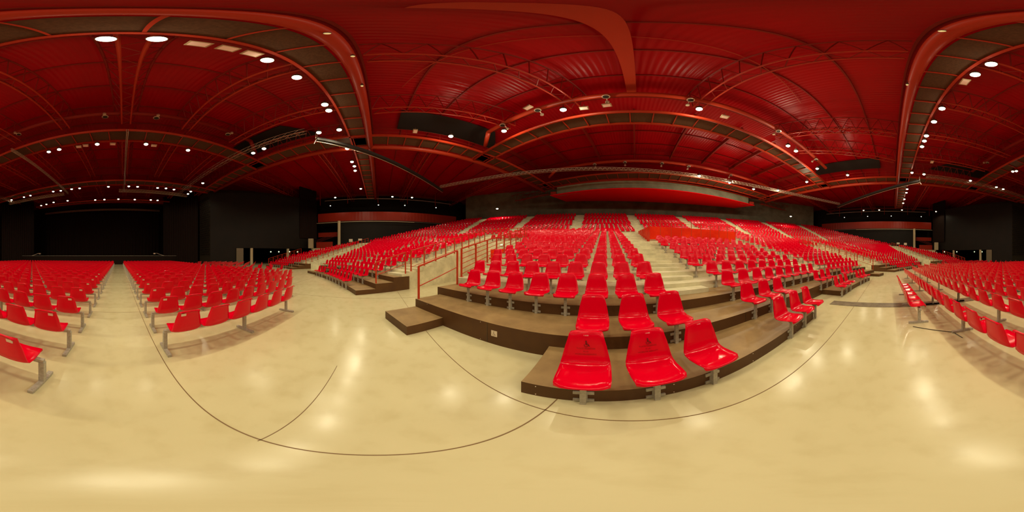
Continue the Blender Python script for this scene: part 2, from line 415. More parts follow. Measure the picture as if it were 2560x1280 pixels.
protos = {}; benches = []
RB = 24.3
def bench_list():
    out = []
    # short bench out in front
    out.append((-6.72, .73, 0, 6, 'front', 0, 0))
    for k in range(0, 29):
        y = 1.46 + .905 * k
        h2 = RB * RB - (CY - y) ** 2
        hw = math.sqrt(max(0, h2)); xr = min(CX + hw, CX + 14.3); xl = max(CX - hw, CX - 14.3)
        if k >= 1:
            n = int((xr - .69) / .535 / 3 + .02) * 3; x = .69; j = 1
            while n > 0:
                m = 6 if n >= 6 else n; out.append((x, y, 0, m, 'R', k, j)); x += m * .535; n -= m; j += 1
        n = int((-.74 - xl) / .535 / 2) * 2; x = -.74; j = 1
        while n > 0:
            m = 8 if n >= 8 else n
            if m < 3: break
            out.append((x - m * .535, y, 0, m, 'L', k, j)); x -= m * .535; n -= m; j += 1
    # angled side blocks
    for sg in (1, -1):
        rot = 40 * sg; c, s = math.cos(rad(rot)), math.sin(rad(rot))
        for row in range(0, 22):
            yl = -(23.7 - .905 * row)
            best = []
            xs = [i * .535 * 3 for i in range(-9, 10)]
            for i, x0 in enumerate(xs):
                ok = True
                for (px, py) in ((x0, yl - .35), (x0 + 1.6, yl - .35), (x0, yl + .3), (x0 + 1.6, yl + .3)):
                    X = px * c - py * s; Y = px * s + py * c
                    if sg * X < 15.2 or math.hypot(X, Y) > RB: ok = False
                    # stay clear of the black wall
                    gx, gy = CX + X, CY + Y
                    wx = gx if sg > 0 else mx(gx)
                    if (wx - 14.9) * .671 + (gy - 23.7) * 1.0 > -1.8: ok = False
                if ok: best.append(x0)
            i = 0
            while i < len(best):
                m = 3
                if i + 1 < len(best) and abs(best[i + 1] - best[i] - 1.605) < .01: m = 6
                X = best[i] * c - yl * s; Y = best[i] * s + yl * c
                out.append((CX + X, CY + Y, rot, m, 'S' if sg > 0 else 'T', row, i + 1)); i += m // 3
    return out
BN = bench_list()
def bdist(b): return math.hypot(b[0] + b[3] * .26 * math.cos(rad(b[2])), b[1] + b[3] * .26 * math.sin(rad(b[2])))
SIDE = {'R': 'step-box side of centre aisle', 'L': 'trench side of centre aisle', 'S': 'angled block by the doorway', 'T': 'angled block beyond the trench cover'}
WN = {2: 'two', 3: 'three', 4: 'four', 6: 'six', 8: 'eight'}
extra = []
BN.sort(key=bdist)
for bi, b in enumerate(BN):
    x, y, rot, n, sd, k, j = b
    if bi >= 300: extra.append(b); continue
    detailed = bdist(b) < 8.5
    ts = 1 if (sd == 'R' and j == 1) else -1 if (sd == 'L' and j == 1) else 0
    key = (n, detailed, ts if detailed else 0)
    if sd == 'front': lab = 'short bench of six red seats alone in front of the floor rows'
    elif sd in 'RL': lab = '%s-seat red bench, floor row %s, %s from aisle, %s' % (WN[n], ordn(k + (0 if sd == 'R' else 1)), ordn(j), SIDE[sd])
    else: lab = '%s-seat red bench, row %s, %s along, %s' % (WN[n], ordn(k + 1), ordn(j), SIDE[sd])
    legs = {8: [0, 4 * .535, 8 * .535], 6: [0, 3 * .535, 6 * .535], 4: [0, 2.14], 3: [0, 1.605], 2: [0, 1.07]}[n]
    if sd == 'front': legs = [.15, 1.6, 3.1]
    if sd == 'front' or key not in protos:
        if detailed:
            o = thing('bench', lab, 'bench', (x, y, 0), rad(rot)); bench_mesh_parts(n, legs, o, tagside=ts)
        else:
            o = bench_mesh_parts(n, legs, None, True).build('bench', ['seat', 'steel']); tag(o, lab, 'bench'); o.location = (x, y, 0); o.rotation_euler = (0, 0, rad(rot))
        if sd != 'front': protos[key] = o
    elif detailed: o = copy_tree(protos[key], (x, y, 0), rad(rot), lab)
    else:
        o = protos[key].copy(); COL.objects.link(o); o.location = (x, y, 0); o.rotation_euler = (0, 0, rad(rot)); o['label'] = lab
    o['group'] = 'red beam benches on the floor'
if extra:
    b = MB(); 
    for (x, y, rot, n, sd, k, j) in extra:
        q = bench_mesh_parts(n, [0, n * .535], None, True); c, s = math.cos(rad(rot)), math.sin(rad(rot)); o = len(b.v)
        b.v += [(x + p[0] * c - p[1] * s, y + p[0] * s + p[1] * c, p[2]) for p in q.v]; b.f += [tuple(i + o for i in f) for f in q.f]; b.mi += q.mi
    tag(b.build('bench_rows', ['seat', 'steel']), 'farthest red beam benches at the stage end of the floor', 'benches', kind='stuff')

# ------------------------------------------------------------------ floor, trench, joints
b = MB(); b.prism([(-49, -38), (40, -38), (40, 45), (-49, 45)], -.3, 0); struct(b.build('floor', 'floor'))
tj = MB()
def joint(p0, p1, w=.009): tj.bar((p0[0], p0[1], .0), (p1[0], p1[1], .0), w, .006)
for i in range(6): joint((-28, -1.0 + 5.44 * i), (20, -1.0 + 5.44 * i))
joint((.56, .49), (1.95, .46), .006)
for x in (.58, 6.0, 11.4, -10.3, -15.7, -21.2): joint((x, -2.0 if abs(x) < 8 else 6), (x, 27))
struct(tj.build('trim_1', 'joint'))
b = MB(); b.box((-5.14, 4.0, .004), (.46, 11.6, .012))
for i in range(9): b.box((-5.14, -1.4 + 1.3 * i, .011), (.46, .01, .004))
tag(b.build('trench_cover', 'cable'), 'dark steel trench cover strip set in the pale floor', 'trench cover')
b = MB()
b.tube((-3.4, .55, .01), (-2.9, 1.25, .01), .008, 6); b.tube((-2.9, 1.25, .01), (-2.6, 1.3, .01), .008, 6)
tag(b.build('cable', 'steel_dark'), 'thin dark cable on the floor beside the short bench', 'cable')

# ------------------------------------------------------------------ stands
def stand(name, fn, label):
    b = MB(); fn(b); o = b.build(name, 'concrete'); return tag(o, label, 'stand')
def rowblock(b, k, a0, a1):
    r1 = Rk(k + 1) + .001
    b.arc(Rk(k), r1, a0, a1, 0, Tk(k))
def aisle_steps(b, k, a, half=1.35):
    # half-height step inside a stair aisle
    if k >= 2: b.arc(Rk(k) - .42, Rk(k) + .002, a - half * 28 / Rk(k), a + half * 28 / Rk(k), Tk(k - 1) - .02, Tk(k - 1) + .11)
AENC = 5.6
def central(b):
    for k in range(4, NLOW + 1):
        A = 19.5 if k <= 12 else 25.2
        rowblock(b, k, -A, A)
        for a in (6.9, -6.9): aisle_steps(b, k, a)
    # gangway between the tiers
    b.arc(Rk(NLOW + 1), RU0, -alim(RU0), alim(RU0), 0, 4.0)
stand('concrete_stand', central, 'pale stepped concrete stand rising behind the low brown wooden platforms')
def wing(sg):
    def f(b):
        for k in range(4, NLOW + 1):
            r = Rk(k); a1 = 50 + (r - 28.3) * .3 if k < 12 else 70
            a1 = min(a1, alim(r + .9)); lo = 25.2
            if sg > 0: rowblock(b, k, lo, a1)
            else: rowblock(b, k, -a1, -lo)
            for a in (26.4, 36.7): aisle_steps(b, k, sg * a)
        for k in range(4, 12):
            r = Rk(k); hi = min(71 - max(0, (r - 31) * .9), alim(r + .9))
            rowblock(b, k, *(sorted((sg * 54.5, sg * hi))))
            aisle_steps(b, k, sg * 55.9)
    return f
stand('concrete_stand', wing(1), 'side wing of the concrete stand by the red curved balcony and cream column')
stand('concrete_stand', wing(-1), 'side wing of the concrete stand beyond the floor trench cover')
def upper(b):
    for j in range(1, NUP + 1):
        L = min(alim(Ru(j) + .9), 60); b.arc(Ru(j), Ru(j + 1) + .001, -L, L, 3.0 if j < 4 else 3.6, Tu(j))
        for a in AISLES_UP:
            if abs(a) < L: b.arc(Ru(j) - .42, Ru(j) + .002, a - .85, a + .85, (Tu(j - 1) if j > 1 else 4.0) - .02, (Tu(j - 1) if j > 1 else 4.0) + UR / 2)
stand('upper_stand', upper, 'upper tier of the concrete stand with pale stair aisles under the red soffit')

def platform(label, spans):
    t = thing('stepped_platform', label, 'platform')
    for k, a0, a1 in spans:
        b = MB(); r1 = Rk(k + 1)
        b.arc(Rk(k), r1 + (.0 if k < 3 else .0), a0, a1, 0, Tk(k), top_mat=1)
        # panel joints and screws on the riser
        b.build('step', ['brown', 'brown_top'], t)
    return t
pc = platform('brown wooden stepped platform around the nearest red stand seats', [(1, 2.7, 12.4), (2, -19.3, 19.3), (3, -19.5, 19.5)])
b = MB(); b.arc(Rk(1), Rk(2), -12.6, -2.9, 0, Tk(1), top_mat=1); b.build('step', ['brown', 'brown_top'], pc)
def screws(par):
    for a in (4.6, 7.3, 9.6, 12.1, 14.9, 18.2):
        k = 1 if a < 12.4 else 2
        for z in (.03, Tk(k) - .03):
            b = MB(); x, y = pol(Rk(k) - .003, a); b.box((x, y, z), (.009, .009, .009), rad(a)); b.build('screw', 'tag', par)
    for a, k, z1 in ((8.7, 1, .2), (14.6, 2, .42), (5.6, 2, .42)):
        b = MB(); x, y = pol(Rk(k) - .002, a); b.box((x, y, z1 / 2), (.008, .006, z1 - .01), rad(a)); b.build('joint_strip', 'steel_dark', par)
screws(pc)
def sq(a, k, z):    # access sticker on the riser
    x, y = pol(Rk(k) - .006, a); o = thing('access_sign', 'small cream wheelchair sign on the brown platform riser', 'sign', (x, y, z), rad(a))
    m = MB(); m.box((0, 0, 0), (.115, .006, .115)); m.build('plate', 'tag', o)
    m = MB()
    def P(px, pz): return (-px * -1, .0045 * 1 - .0, pz)
    def ring(cx, cz, r0, r1, a0, a1, n=12):
        for q in range(n):
            t0 = a0 + (a1 - a0) * q / n; t1 = a0 + (a1 - a0) * (q + 1) / n
            m.poly([(-(cx + rr * math.cos(t)), .0046, cz + rr * math.sin(t)) for rr, t in ((r0, t0), (r1, t0), (r1, t1), (r0, t1))])
    ring(-.008, .036, 0, .007, 0, 2 * PI); ring(-.006, -.018, .019, .024, rad(150), rad(395))
    for x0, z0, x1, z1, w in ((-.008, .03, -.007, -.012, .007), (-.008, -.01, .018, -.01, .006), (.017, -.01, .03, -.036, .006)):
        dx, dz = x1 - x0, z1 - z0; L = math.hypot(dx, dz); ux, uz = -dz / L * w / 2, dx / L * w / 2
        m.poly([(-X, .0046, Z) for X, Z in ((x0 + ux, z0 + uz), (x0 - ux, z0 - uz), (x1 - ux, z1 - uz), (x1 + ux, z1 + uz))])
    m.build('pictogram', 'joint', o)
sq(14.3, 2, .23)
for sg, lab in ((1, 'small brown wooden step box on the floor at the orange handrail'), (-1, 'small brown step box beyond the far low platform')):
    b = MB(); b.arc(Rk(1), Rk(2) - .004, *(sorted((sg * 17.0, sg * 19.3))), 0, Tk(1), top_mat=1)
    tag(b.build('step_box', ['brown', 'brown_top']), lab, 'step')
    lab2 = ('brown wooden stepped platform under the first wing of seats past the handrail', 'brown wooden stepped platform under the wing beyond the trench cover')[sg < 0]
    platform(lab2, [(1, *sorted((sg * 25.1, sg * 41.6))), (2, *sorted((sg * 25.1, sg * 41.6))), (3, *sorted((sg * 25.1, sg * 47)))])
    platform(('brown wooden stepped platform under the end block near the doorway', 'distant brown stepped platform under the trench-side end block')[sg < 0],
             [(k, *sorted((sg * 54.5, sg * 70.5))) for k in (1, 2, 3)])
    b = MB(); b.arc(Rk(1), Rk(2) - .004, *(sorted((sg * 42.2, sg * 45.5))), 0, Tk(1), top_mat=1)
    tag(b.build('step_box', ['brown', 'brown_top']), ('low brown step box between the wing platform and the end block', 'distant brown step box beside the trench-side end block')[sg < 0], 'step')

# vomitory end walls with red doors
for sg in (1, -1):
    b = MB(); a0, a1 = sorted((sg * 19.5, sg * 25.2)); b.arc(Rk(13) - .12, Rk(13), a0, a1, 0, Tk(13) - .01)
    struct(b.build('wall_passage', 'concrete'))
    b = MB(); a0, a1 = sorted((sg * 20.6, sg * 24.2)); b.arc(Rk(13) - .16, Rk(13) - .12, a0, a1, 0, 2.15)
    struct(b.build('door_%d' % (1 if sg > 0 else 2), 'redpanel'))
    x, y = pol(Rk(13) - .2, sg * 22.6)
    t = thing('wall_lamp', ('small glowing wall lamp above the red passage door past the handrail', 'small glowing wall lamp above the red passage door beyond the trench')[sg < 0], 'lamp', (x, y, 2.5), rad(sg * 22))
    b = MB(); b.box((0, .0, 0), (.24, .10, .1)); b.build('housing', 'cream', t)
    b = MB(); b.box((0, .06, 0), (.2, .03, .07)); b.build('lens', 'exit', t)

# ------------------------------------------------------------------ handrails
def slope_rail(label, a, pts, bars, posts, name='handrail', endplates=True):
    """pts: list of (r, zfloor) for posts at angle a; bars = heights"""
    t = thing(name, label, 'handrail')
    P_ = [(pol(r, a if not isinstance(a, (list, tuple)) else a[i]), z) for i, (r, z) in enumerate(pts)]
    for i, ((x, y), z) in enumerate(P_):
        b = MB(); b.box((x, y, z + .5), (.05, .05, 1.0), rad(a if not isinstance(a, (list, tuple)) else a[i]))
        b.box((x, y, z + .006), (.13, .09, .012), rad(a if not isinstance(a, (list, tuple)) else a[i]))
        b.build('post', 'rail', t)
    for h in bars:
        b = MB()
        for i in range(len(P_) - 1):
            (x0, y0), z0 = P_[i]; (x1, y1), z1 = P_[i + 1]
            b.tube((x0, y0, z0 + h), (x1, y1, z1 + h), .024 if h > .95 else .012, 8)
        b.build('top_rail' if h > .95 else 'bar', 'rail', t)
    return t
names = {1: ('past the small step box', 'at the foot of the wing past the passage'), -1: ('beyond the far low platform', 'at the foot of the trench-side wing')}
for sg in (1, -1):
    slope_rail('two-bar orange-red handrail ' + names[sg][0], sg * 19.15, [(27.5, .2), (29.05, .64)], (1.0, .5), 2) if False else None
    for ang, nm, q in ((19.2, names[sg][0], 0), (25.35, names[sg][1], 1)):
        t = thing('handrail', 'short two-bar orange-red handrail ' + nm, 'handrail')
        (x0, y0), (x1, y1) = pol(27.5, sg * ang), pol(29.05, sg * ang)
        zb = .2; zt = .64
        for (x, y, z0, z1) in ((x0, y0, zb, zb + 1.12), (x1, y1, zt, zt + 1.14)):
            b = MB(); b.box((x, y, (z0 + z1) / 2), (.045, .045, z1 - z0), rad(sg * ang)); b.build('post', 'rail', t)
        for d, nm2 in ((0, 'top_rail'), (-.55, 'bar')):
            b = MB(); b.tube((x0, y0, zb + 1.12 + d), (x1, y1, zt + 1.14 + d), .024 if d == 0 else .014, 8); b.build(nm2, 'rail', t)
    pts = [(Rk(k) + .2, Tk(k)) for k in range(4, 13)]
    slope_rail('long five-bar orange-red railing climbing the %s edge of the passage' % ('near' if sg > 0 else 'trench-side inner'), sg * 19.4, pts, (1.0, .82, .64, .46, .28, .1), 0)
    pts = [(Rk(k) + .2, Tk(k)) for k in range(4, 14)]
    slope_rail('long orange-red railing on the %s wing wall of the passage' % ('far' if sg > 0 else 'trench-side'), sg * 25.35, pts, (1.0, .6, .2), 0)
    n = 5; angs = [sg * (19.5 + i * (25.2 - 19.5) / n) for i in range(n + 1)]
    slope_rail('orange-red railing across the top of the %s passage end wall' % ('near' if sg > 0 else 'trench-side'), angs, [(Rk(13) + .05, Tk(13))] * (n + 1), (1.0, .75, .5, .25), 0)
    pts = [(Rk(k) + .2, Tk(k)) for k in range(3, 18)]
    slope_rail('long orange-red railing beside the %s end block of seats' % ('doorway' if sg > 0 else 'distant trench-side'), sg * 54.6, pts, (1.0, .6), 0)
    # rail at the front end of the end block
    pts = [(Rk(k) + .2, Tk(k)) for k in range(1, 10)]
    slope_rail('dark red railing along the outer edge of the %s end block' % ('doorway' if sg > 0 else 'distant trench-side'), sg * 69.6, pts, (1.0, .75, .5), 0)

# ------------------------------------------------------------------ red enclosure in the stand
t = thing('control_enclosure', 'bright red panelled control enclosure standing in the middle of the stand', 'enclosure')
zf = Tk(12) + .05
b = MB(); b.arc(Rk(12), Rk(NLOW + 1), -5.7, 5.55, Tk(11), zf); b.build('floor_slab', 'concrete', t)
for i in range(9):
    a0 = -5.7 + i * 11.25 / 9; a1 = a0 + 11.25 / 9 - .03
    b = MB(); b.arc(Rk(12) - .02, Rk(12) + .02, a0, a1, zf + .1, zf + 1.02, skip_bottom=False); b.build('front_panel', 'redpanel', t)
for a, nm in ((5.55, 'side_panel'), (-5.7, 'side_panel')):
    b = MB()
    for i in range(5):
        (x0, y0), (x1, y1) = pol(Rk(12) + i * 1.1, a), pol(Rk(12) + i * 1.1 + 1.05, a)
        b.add([(x0, y0, zf - .35 + i * .1), (x1, y1, zf - .25 + i * .1), (x1, y1, zf + 1.1 + i * .1), (x0, y0, zf + 1.02 + i * .1)], [(0, 1, 2, 3)])
        b.bar((x0, y0, zf + .35), (x1, y1, zf + .35 + .1), .03, 1.3)
    b.build(nm, 'redpanel', t)
for h in (1.15, 1.3, 1.45):
    b = MB()
    for i in range(12):
        (x0, y0), (x1, y1) = pol(Rk(12), -5.7 + i * 11.25 / 12), pol(Rk(12), -5.7 + (i + 1) * 11.25 / 12)
        b.tube((x0, y0, zf + h), (x1, y1, zf + h), .012, 6)
    b.build('bar', 'rail', t)
for i in range(10):
    x, y = pol(Rk(12), -5.7 + i * 11.25 / 9); b = MB(); b.box((x, y, zf + .72), (.045, .045, 1.5)); b.build('post', 'rail', t)

# ------------------------------------------------------------------ walls
def wall(name, pts, z0, z1, mat, th=.2):
    b = MB()
    for i in range(len(pts) - 1):
        p, q = Vector(pts[i]), Vector(pts[i + 1]); d = (q - p).normalized(); n = Vector((-d.y, d.x)) * th
        b.prism([tuple(p), tuple(q), tuple(q + n), tuple(p + n)], z0, z1)
    return struct(b.build(name, mat))
ZC = 16.3
wall('wall_outer', [(-48, -37), (39, -37), (39, 44), (-48, 44), (-48, -37)], 0, ZC, 'black', -.3)
# rear curved wall behind the top row
b = MB(); AR = math.degrees(math.asin(37.6 / 58.9))
b.arc(58.75, 59.1, -AR, AR, 8, ZC, step=2); struct(b.build('wall_rear', 'grey_wall'))
for sg in (1, -1):
    X = (lambda x: x) if sg > 0 else mx
    S = 'east' if sg > 0 else 'west'
    # big black panel wall, floating above a doorway
    p0, p1 = (14.9, 23.7), (28.9, 14.3)
    def L(t_): return (X(p0[0] + (p1[0] - p0[0]) * t_), p0[1] + (p1[1] - p0[1]) * t_)
    b = MB()
    def slab(t0, t1, z0, z1, mb, th=.3):
        a, c = L(t0), L(t1); n = (.3 * (1 if sg > 0 else -1) * .56, .3 * .83)
        mb.prism([a, c, (c[0] + n[0], c[1] + n[1]), (a[0] + n[0], a[1] + n[1])], z0, z1)
    slab(0, .26, 0, 3.0, b); slab(0, 1, 3.0, 13.6, b)
    struct(b.build('wall_%s_panel' % S, 'black'))
    # louvre beside the doorway
    t = thing('louvre_panel', 'cream louvred panel beside the doorway under the %s black wall' % ('handrail-side' if sg > 0 else 'trench-side'), 'panel')
    b = MB(); a, c = L(.27), L(.34); b.prism([a, c, (c[0], c[1] + .12), (a[0], a[1] + .12)], 0, 2.95); b.build('frame', 'louvre', t)
    for i in range(14):
        b = MB(); z = .15 + i * .2; b.bar((a[0], a[1] - .05, z), (c[0], c[1] - .05, z), .04, .05); b.build('slat', 'louvre', t)
    # proscenium side wall
    b = MB(); xx = X(14.9); b.box((xx + sg * .15, 25.6, 6.8), (.3, 3.8, 13.6)); struct(b.build('wall_proscenium_%s' % S, 'blackgrill'))
    tt = MB()
    for i in range(26):
        for j in range(6): tt.box((xx - sg * .02, 24.0 + j * .6 + (i % 2) * .3, 1.9 + i * .42), (.05, .5, .26))
    struct(tt.build('trim_%d' % (2 if sg > 0 else 3), 'black'))
    # short return and vertical black drape to the gallery
    wall('wall_%s_return' % S, [(X(28.9), 14.3), (X(32.9), 12.3)][::sg], 3.2, ZC, 'black')
    # side wall below and behind the gallery
    wall('wall_%s_lower' % S, [(X(32.75), 7.4), (X(32.75), -19.8)][::sg], 0, 8.58, 'black')
    wall('wall_%s_gallery' % S, [(X(37.2), 13), (X(37.2), -22)][::sg], 0, ZC, 'black')
    # gallery
    t = thing('gallery', 'balcony with long red-brown fascia on the %s side wall' % ('handrail-side' if sg > 0 else 'trench-side'), 'balcony')
    b = MB(); b.box((X(34.8), -2.95, 8.7), (4.4, 29.5, .2)); b.build('floor_slab', 'steel_dark', t)
    b = MB(); b.box((X(32.55), -2.95, 9.75), (.12, 29.5, 1.85)); b.build('fascia', 'fascia', t)
    b = MB(); b.box((X(32.3), 2.0, 8.55), (.1, 20, .08)); b.build('lower_trim', 'cream', t)
    # cream columns
    cols = [(31.4, 7.0, 3.45, 8.6, .3, 'standing below the fascia')]
    th1 = rad((623 - 297) * .140625); d1 = 28.5
    c1 = L(.44); c2 = L(.86)
    cols += [(c1[0] if sg > 0 else mx(c1[0]), c1[1] + .3, 0, 3.0, .27, 'in the doorway nearest the louvre'), (c2[0] if sg > 0 else mx(c2[0]), c2[1] + .3, 0, 3.0, .27, 'in the doorway behind the end block')]
    for (cx_, cy_, z0, z1, r, w) in cols:
        o = MB(); o.tube((X(cx_), cy_, z0), (X(cx_), cy_, z1), r, 24)
        tag(o.build('column', 'cream', smooth=False), 'round cream column %s, %s side' % (w, 'handrail' if sg > 0 else 'trench'), 'column')
    # stair landing zone under the gallery
    t = thing('stair_landing', 'red-sided stair landing between black wall and cream column, %s side' % ('handrail' if sg > 0 else 'trench'), 'landing')
    b = MB(); b.box((X(31.0), 9.9, 3.75), (.12, 3.4, 1.3)); b.build('side_panel', 'redpanel' if False else 'fascia', t)
    b = MB(); b.box((X(31.2), 10.2, 3.0), (2.2, 4.4, .25)); b.build('floor_slab', 'cream', t)
    b = MB(); b.box((X(33.6), 9.8, 6.2), (.1, 4.6, .95)); b.build('upper_panel', 'fascia', t)
    b = MB(); b.box((X(30.0), 12.4, 4.1), (.6, .9, 1.9)); b.build('newel_block', 'cream', t)
    for h in (0, .25, .5):
        b = MB(); b.tube((X(31.0), 11.5, 4.3 + h), (X(33.4), 7.6, 6.0 + h), .02, 6); b.build('bar', 'redbeam', t)
    # signs and doorway lamps
    for (u_, v_, w, h, nm) in ((6.05, 4.9, .75, .6, 'square'), (4.15, 5.05, .75, .4, 'flat')):
        o = MB(); o.box((X(32.68), u_ - 1.2, v_ - .15), (.04, w, h)); tag(o.build('wall_sign', 'tag'), '%s cream sign on the black wall by the column, %s side' % (nm, 'handrail' if sg > 0 else 'trench'), 'sign')

# floor-level glowing lamps in the doorway
def glow(x, y, z, label, mat='exit', r=.12, name='doorway_lamp'):
    t = thing(name, label, 'lamp', (x, y, z), math.atan2(-x, y) + PI)
    b = MB(); b.box((0, -.05, 0), (r * 2.4, .08, r * 1.6)); b.build('housing', 'steel_dark', t)
    b = MB(); b.tube((0, -.01, 0), (0, .02, 0), r, 12); b.build('lens', mat, t)
    return t
def ray(u, v, d):
    th = rad((u - 297) * .140625); e = rad((640 - v) * .140625); return (d * math.sin(th), d * math.cos(th), EYE + d * math.tan(e))
ow = ['nearest the doorway column', 'between the two doorway columns', 'just past the second doorway column', 'farthest along the doorway']
for i, u in enumerate((677, 697, 724, 744)): glow(*ray(u, 629.5, 31), 'small greenish-white lamp in the dark doorway, ' + ow[i])
for i, u in enumerate((2455, 2436, 2392, 2361)): glow(*ray(u, 629.5, 38), 'small distant greenish lamp in the trench-side doorway, ' + ow[i])

# ------------------------------------------------------------------ stage
b = MB(); b.prism([(-26, 31), (16.5, 31), (16.5, 43.5), (-26, 43.5)], 0, 1.62)
st = tag(b.build('stage', 'stage'), 'wide black stage at the end of the floor seating', 'stage')
b = MB(); b.box((CX, 30.97, 1.63), (37, .03, .03)); b.build('edge_trim', 'steel', st)
def drape(name, p0, p1, z0, z1, label, amp=.12, wl=.55, mat='curtain'):
    p0, p1 = Vector(p0), Vector(p1); d = p1 - p0; L_ = d.length; d.normalize(); n = Vector((-d.y, d.x)); N = int(L_ / .14); b = MB()
    ph = 0; vs = []
    for i in range(N + 1):
        ph += .14 / wl * 2 * PI * (.8 + .4 * random.random()); q = p0 + d * (L_ * i / N) + n * math.sin(ph) * amp
        vs += [(q.x, q.y, z0), (q.x, q.y, z1), (q.x + n.x * .02, q.y + n.y * .02, z0), (q.x + n.x * .02, q.y + n.y * .02, z1)]
    fs = []
    for i in range(N): a = i * 4; c = a + 4; fs += [(a, c, c + 1, a + 1), (a + 2, a + 3, c + 3, c + 2), (a + 1, c + 1, c + 3, a + 3)]
    b.add(vs, fs); return tag(b.build(name, mat, smooth=True), label, 'curtain')
drape('stage_curtain', (CX - 15.5, 42), (CX + 15.5, 42), 1.62, 13.6, 'wide black curtain across the back of the stage', .15, .9)
drape('stage_curtain', (14.7, 27.7), (9.3, 33.0), 0, 14.6, 'black side curtain beside the stage, near the doorway columns', .18, .5)
drape('stage_curtain', (mx(14.7), 27.7), (mx(9.3), 33.0), 0, 14.6, 'black side curtain at the trench side of the stage', .18, .5)
for sg in (1, -1):
    X = (lambda x: x) if sg > 0 else mx
    drape('wall_curtain', (X(28.7), 14.2), (X(32.6), 12.2), 5.2, 13.4, 'tall black curtain between black wall and balcony, %s side' % ('handrail' if sg > 0 else 'trench'), .1, .45)
# stage clutter: small ramp frames at both ends
for sg in (1, -1):
    x = CX + sg * 12.2
    t = thing('stage_stair_rail', 'small pale metal stair rail at the %s end of the stage edge' % ('door-side' if sg > 0 else 'trench-side'), 'rail', (x, 31.6, 1.64))
    b = MB(); b.tube((0, 0, .55), (sg * 1.6, -.2, 0), .03, 6); b.tube((0, .3, .55), (sg * 1.6, .1, 0), .03, 6); b.build('rail', 'alu', t)
    b = MB(); b.box((-.4 * sg, 0, .45), (.4, .3, .22)); b.build('loop', 'alu', t)

# ------------------------------------------------------------------ ceiling
DEL = rad(-1.6)
def cr(x, y): return (x * math.cos(DEL) - y * math.sin(DEL), x * math.sin(DEL) + y * math.cos(DEL))
def c3(x, y, z): a, b_ = cr(x, y); return (a, b_, z)
b = MB(); b.prism([(-49, -38), (40, -38), (40, 45), (-49, 45)], ZC, ZC + .3); o = struct(b.build('ceiling', 'roof'))
AX = -4.6
XR, XL = 14.3 + .4, -23.9 - .2        # side catwalk tubes
# roof seams (dark lines across) as slim purlins
pv = MB()
for i in range(-14, 15):
    y = i * 2.62 + .6
    pv.bar(c3(-46, y, ZC - .06), c3(37, y, ZC - .06), .09, .12)
struct(pv.build('trim_4', 'redbeam'))
# black panels along the side catwalks, coloured as the dark of roof openings
for sg in (1, -1):
    b = MB()
    for y0, y1 in ((-12.6, -1.6), (5.5, 14.5)):
        xs0, xs1 = (11.6, 14.6) if sg > 0 else (mx(11.6), mx(14.6))
        pts = [(xs0, y0 + 2.6), (xs1, y0), (xs1, y1), (xs0, y1)]
        if sg < 0: pts = pts[::-1]
        b.prism([cr(*p) for p in pts], ZC - .2, ZC - .13)
    struct(b.build('trim_%d' % (5 if sg > 0 else 6), 'void'))

ZT = 13.2
def catwalk(label, tube0, tube1, edge_off, zt=ZT, n_cross=None, tube_r=.24, glow_at=()):
    """tube from tube0 to tube1, deck spanning to edge_off (vector)"""
    t = thing('catwalk', label, 'catwalk')
    p0, p1 = Vector(tube0), Vector(tube1); e = Vector(edge_off); L_ = (p1 - p0).length; d = (p1 - p0).normalized()
    b = MB(); b.tube((*cr(*p0), zt), (*cr(*p1), zt), tube_r, 16); b.build('main_tube', 'tube', t, smooth=True)
    q0, q1 = p0 + e, p1 + e
    b = MB(); b.bar(c3(*q0, zt + .1), c3(*q1, zt + .1), .14, .22); b.build('edge_beam', 'tube', t)
    e1 = e.normalized() * (tube_r + .1)
    b = MB(); a0, a1, a2, a3 = p0 + e1, p1 + e1, p1 + e, p0 + e
    pts = [cr(*a) for a in (a0, a1, a2, a3)]
    b.prism(pts, zt + .16, zt + .20); b.build('mesh_deck', 'mesh', t)
    n = n_cross or int(L_ / 1.4)
    for i in range(n + 1):
        s = p0 + d * (L_ * i / n); b = MB(); b.bar(c3(*s, zt + .1), c3(*(s + e), zt + .1), .07, .1); b.build('cross_member', 'tube', t)
    # guard rails
    b = MB()
    for h in (.6, 1.1): b.tube(c3(*(p0 + e), zt + h), c3(*(p1 + e), zt + h), .02, 6)
    for i in range(0, n + 1, 2):
        s = p0 + d * (L_ * i / n) + e; b.tube(c3(*s, zt + .1), c3(*s, zt + 1.1), .02, 6)
    b.build('guard_rail', 'redbeam', t)
    return t
catwalk('main roof catwalk with thick orange-red tube passing straight over the gangway', (-38, .95), (31.5, .75), (0, 1.55))
catwalk('roof catwalk over the middle of the floor seating', (XL, 11.9), (XR, 11.9), (0, 1.75), tube_r=.13)
catwalk('roof catwalk in front of the stage', (XL, 23.1), (XR, 23.1), (0, 1.9), tube_r=.13)
catwalk('roof catwalk over the stage', (XL + 5, 32.3), (XR - 5, 32.3), (0, 1.5), tube_r=.13)
catwalk('roof catwalk over the lower rows of the stand', (XL, -9.45), (XR, -9.45), (0, -1.55), tube_r=.13)
catwalk('roof catwalk above the red soffit at the back of the stand', (XL + 1, -20.6), (XR - 1, -20.6), (0, -2.1), tube_r=.13)
catwalk('long side roof catwalk parallel to the handrail-side balcony', (XR, 23.5), (XR, -23.5), (-1.9, 0))
catwalk('long side roof catwalk parallel to the trench-side balcony', (XL, -23.5), (XL, 23.5), (1.9, 0))

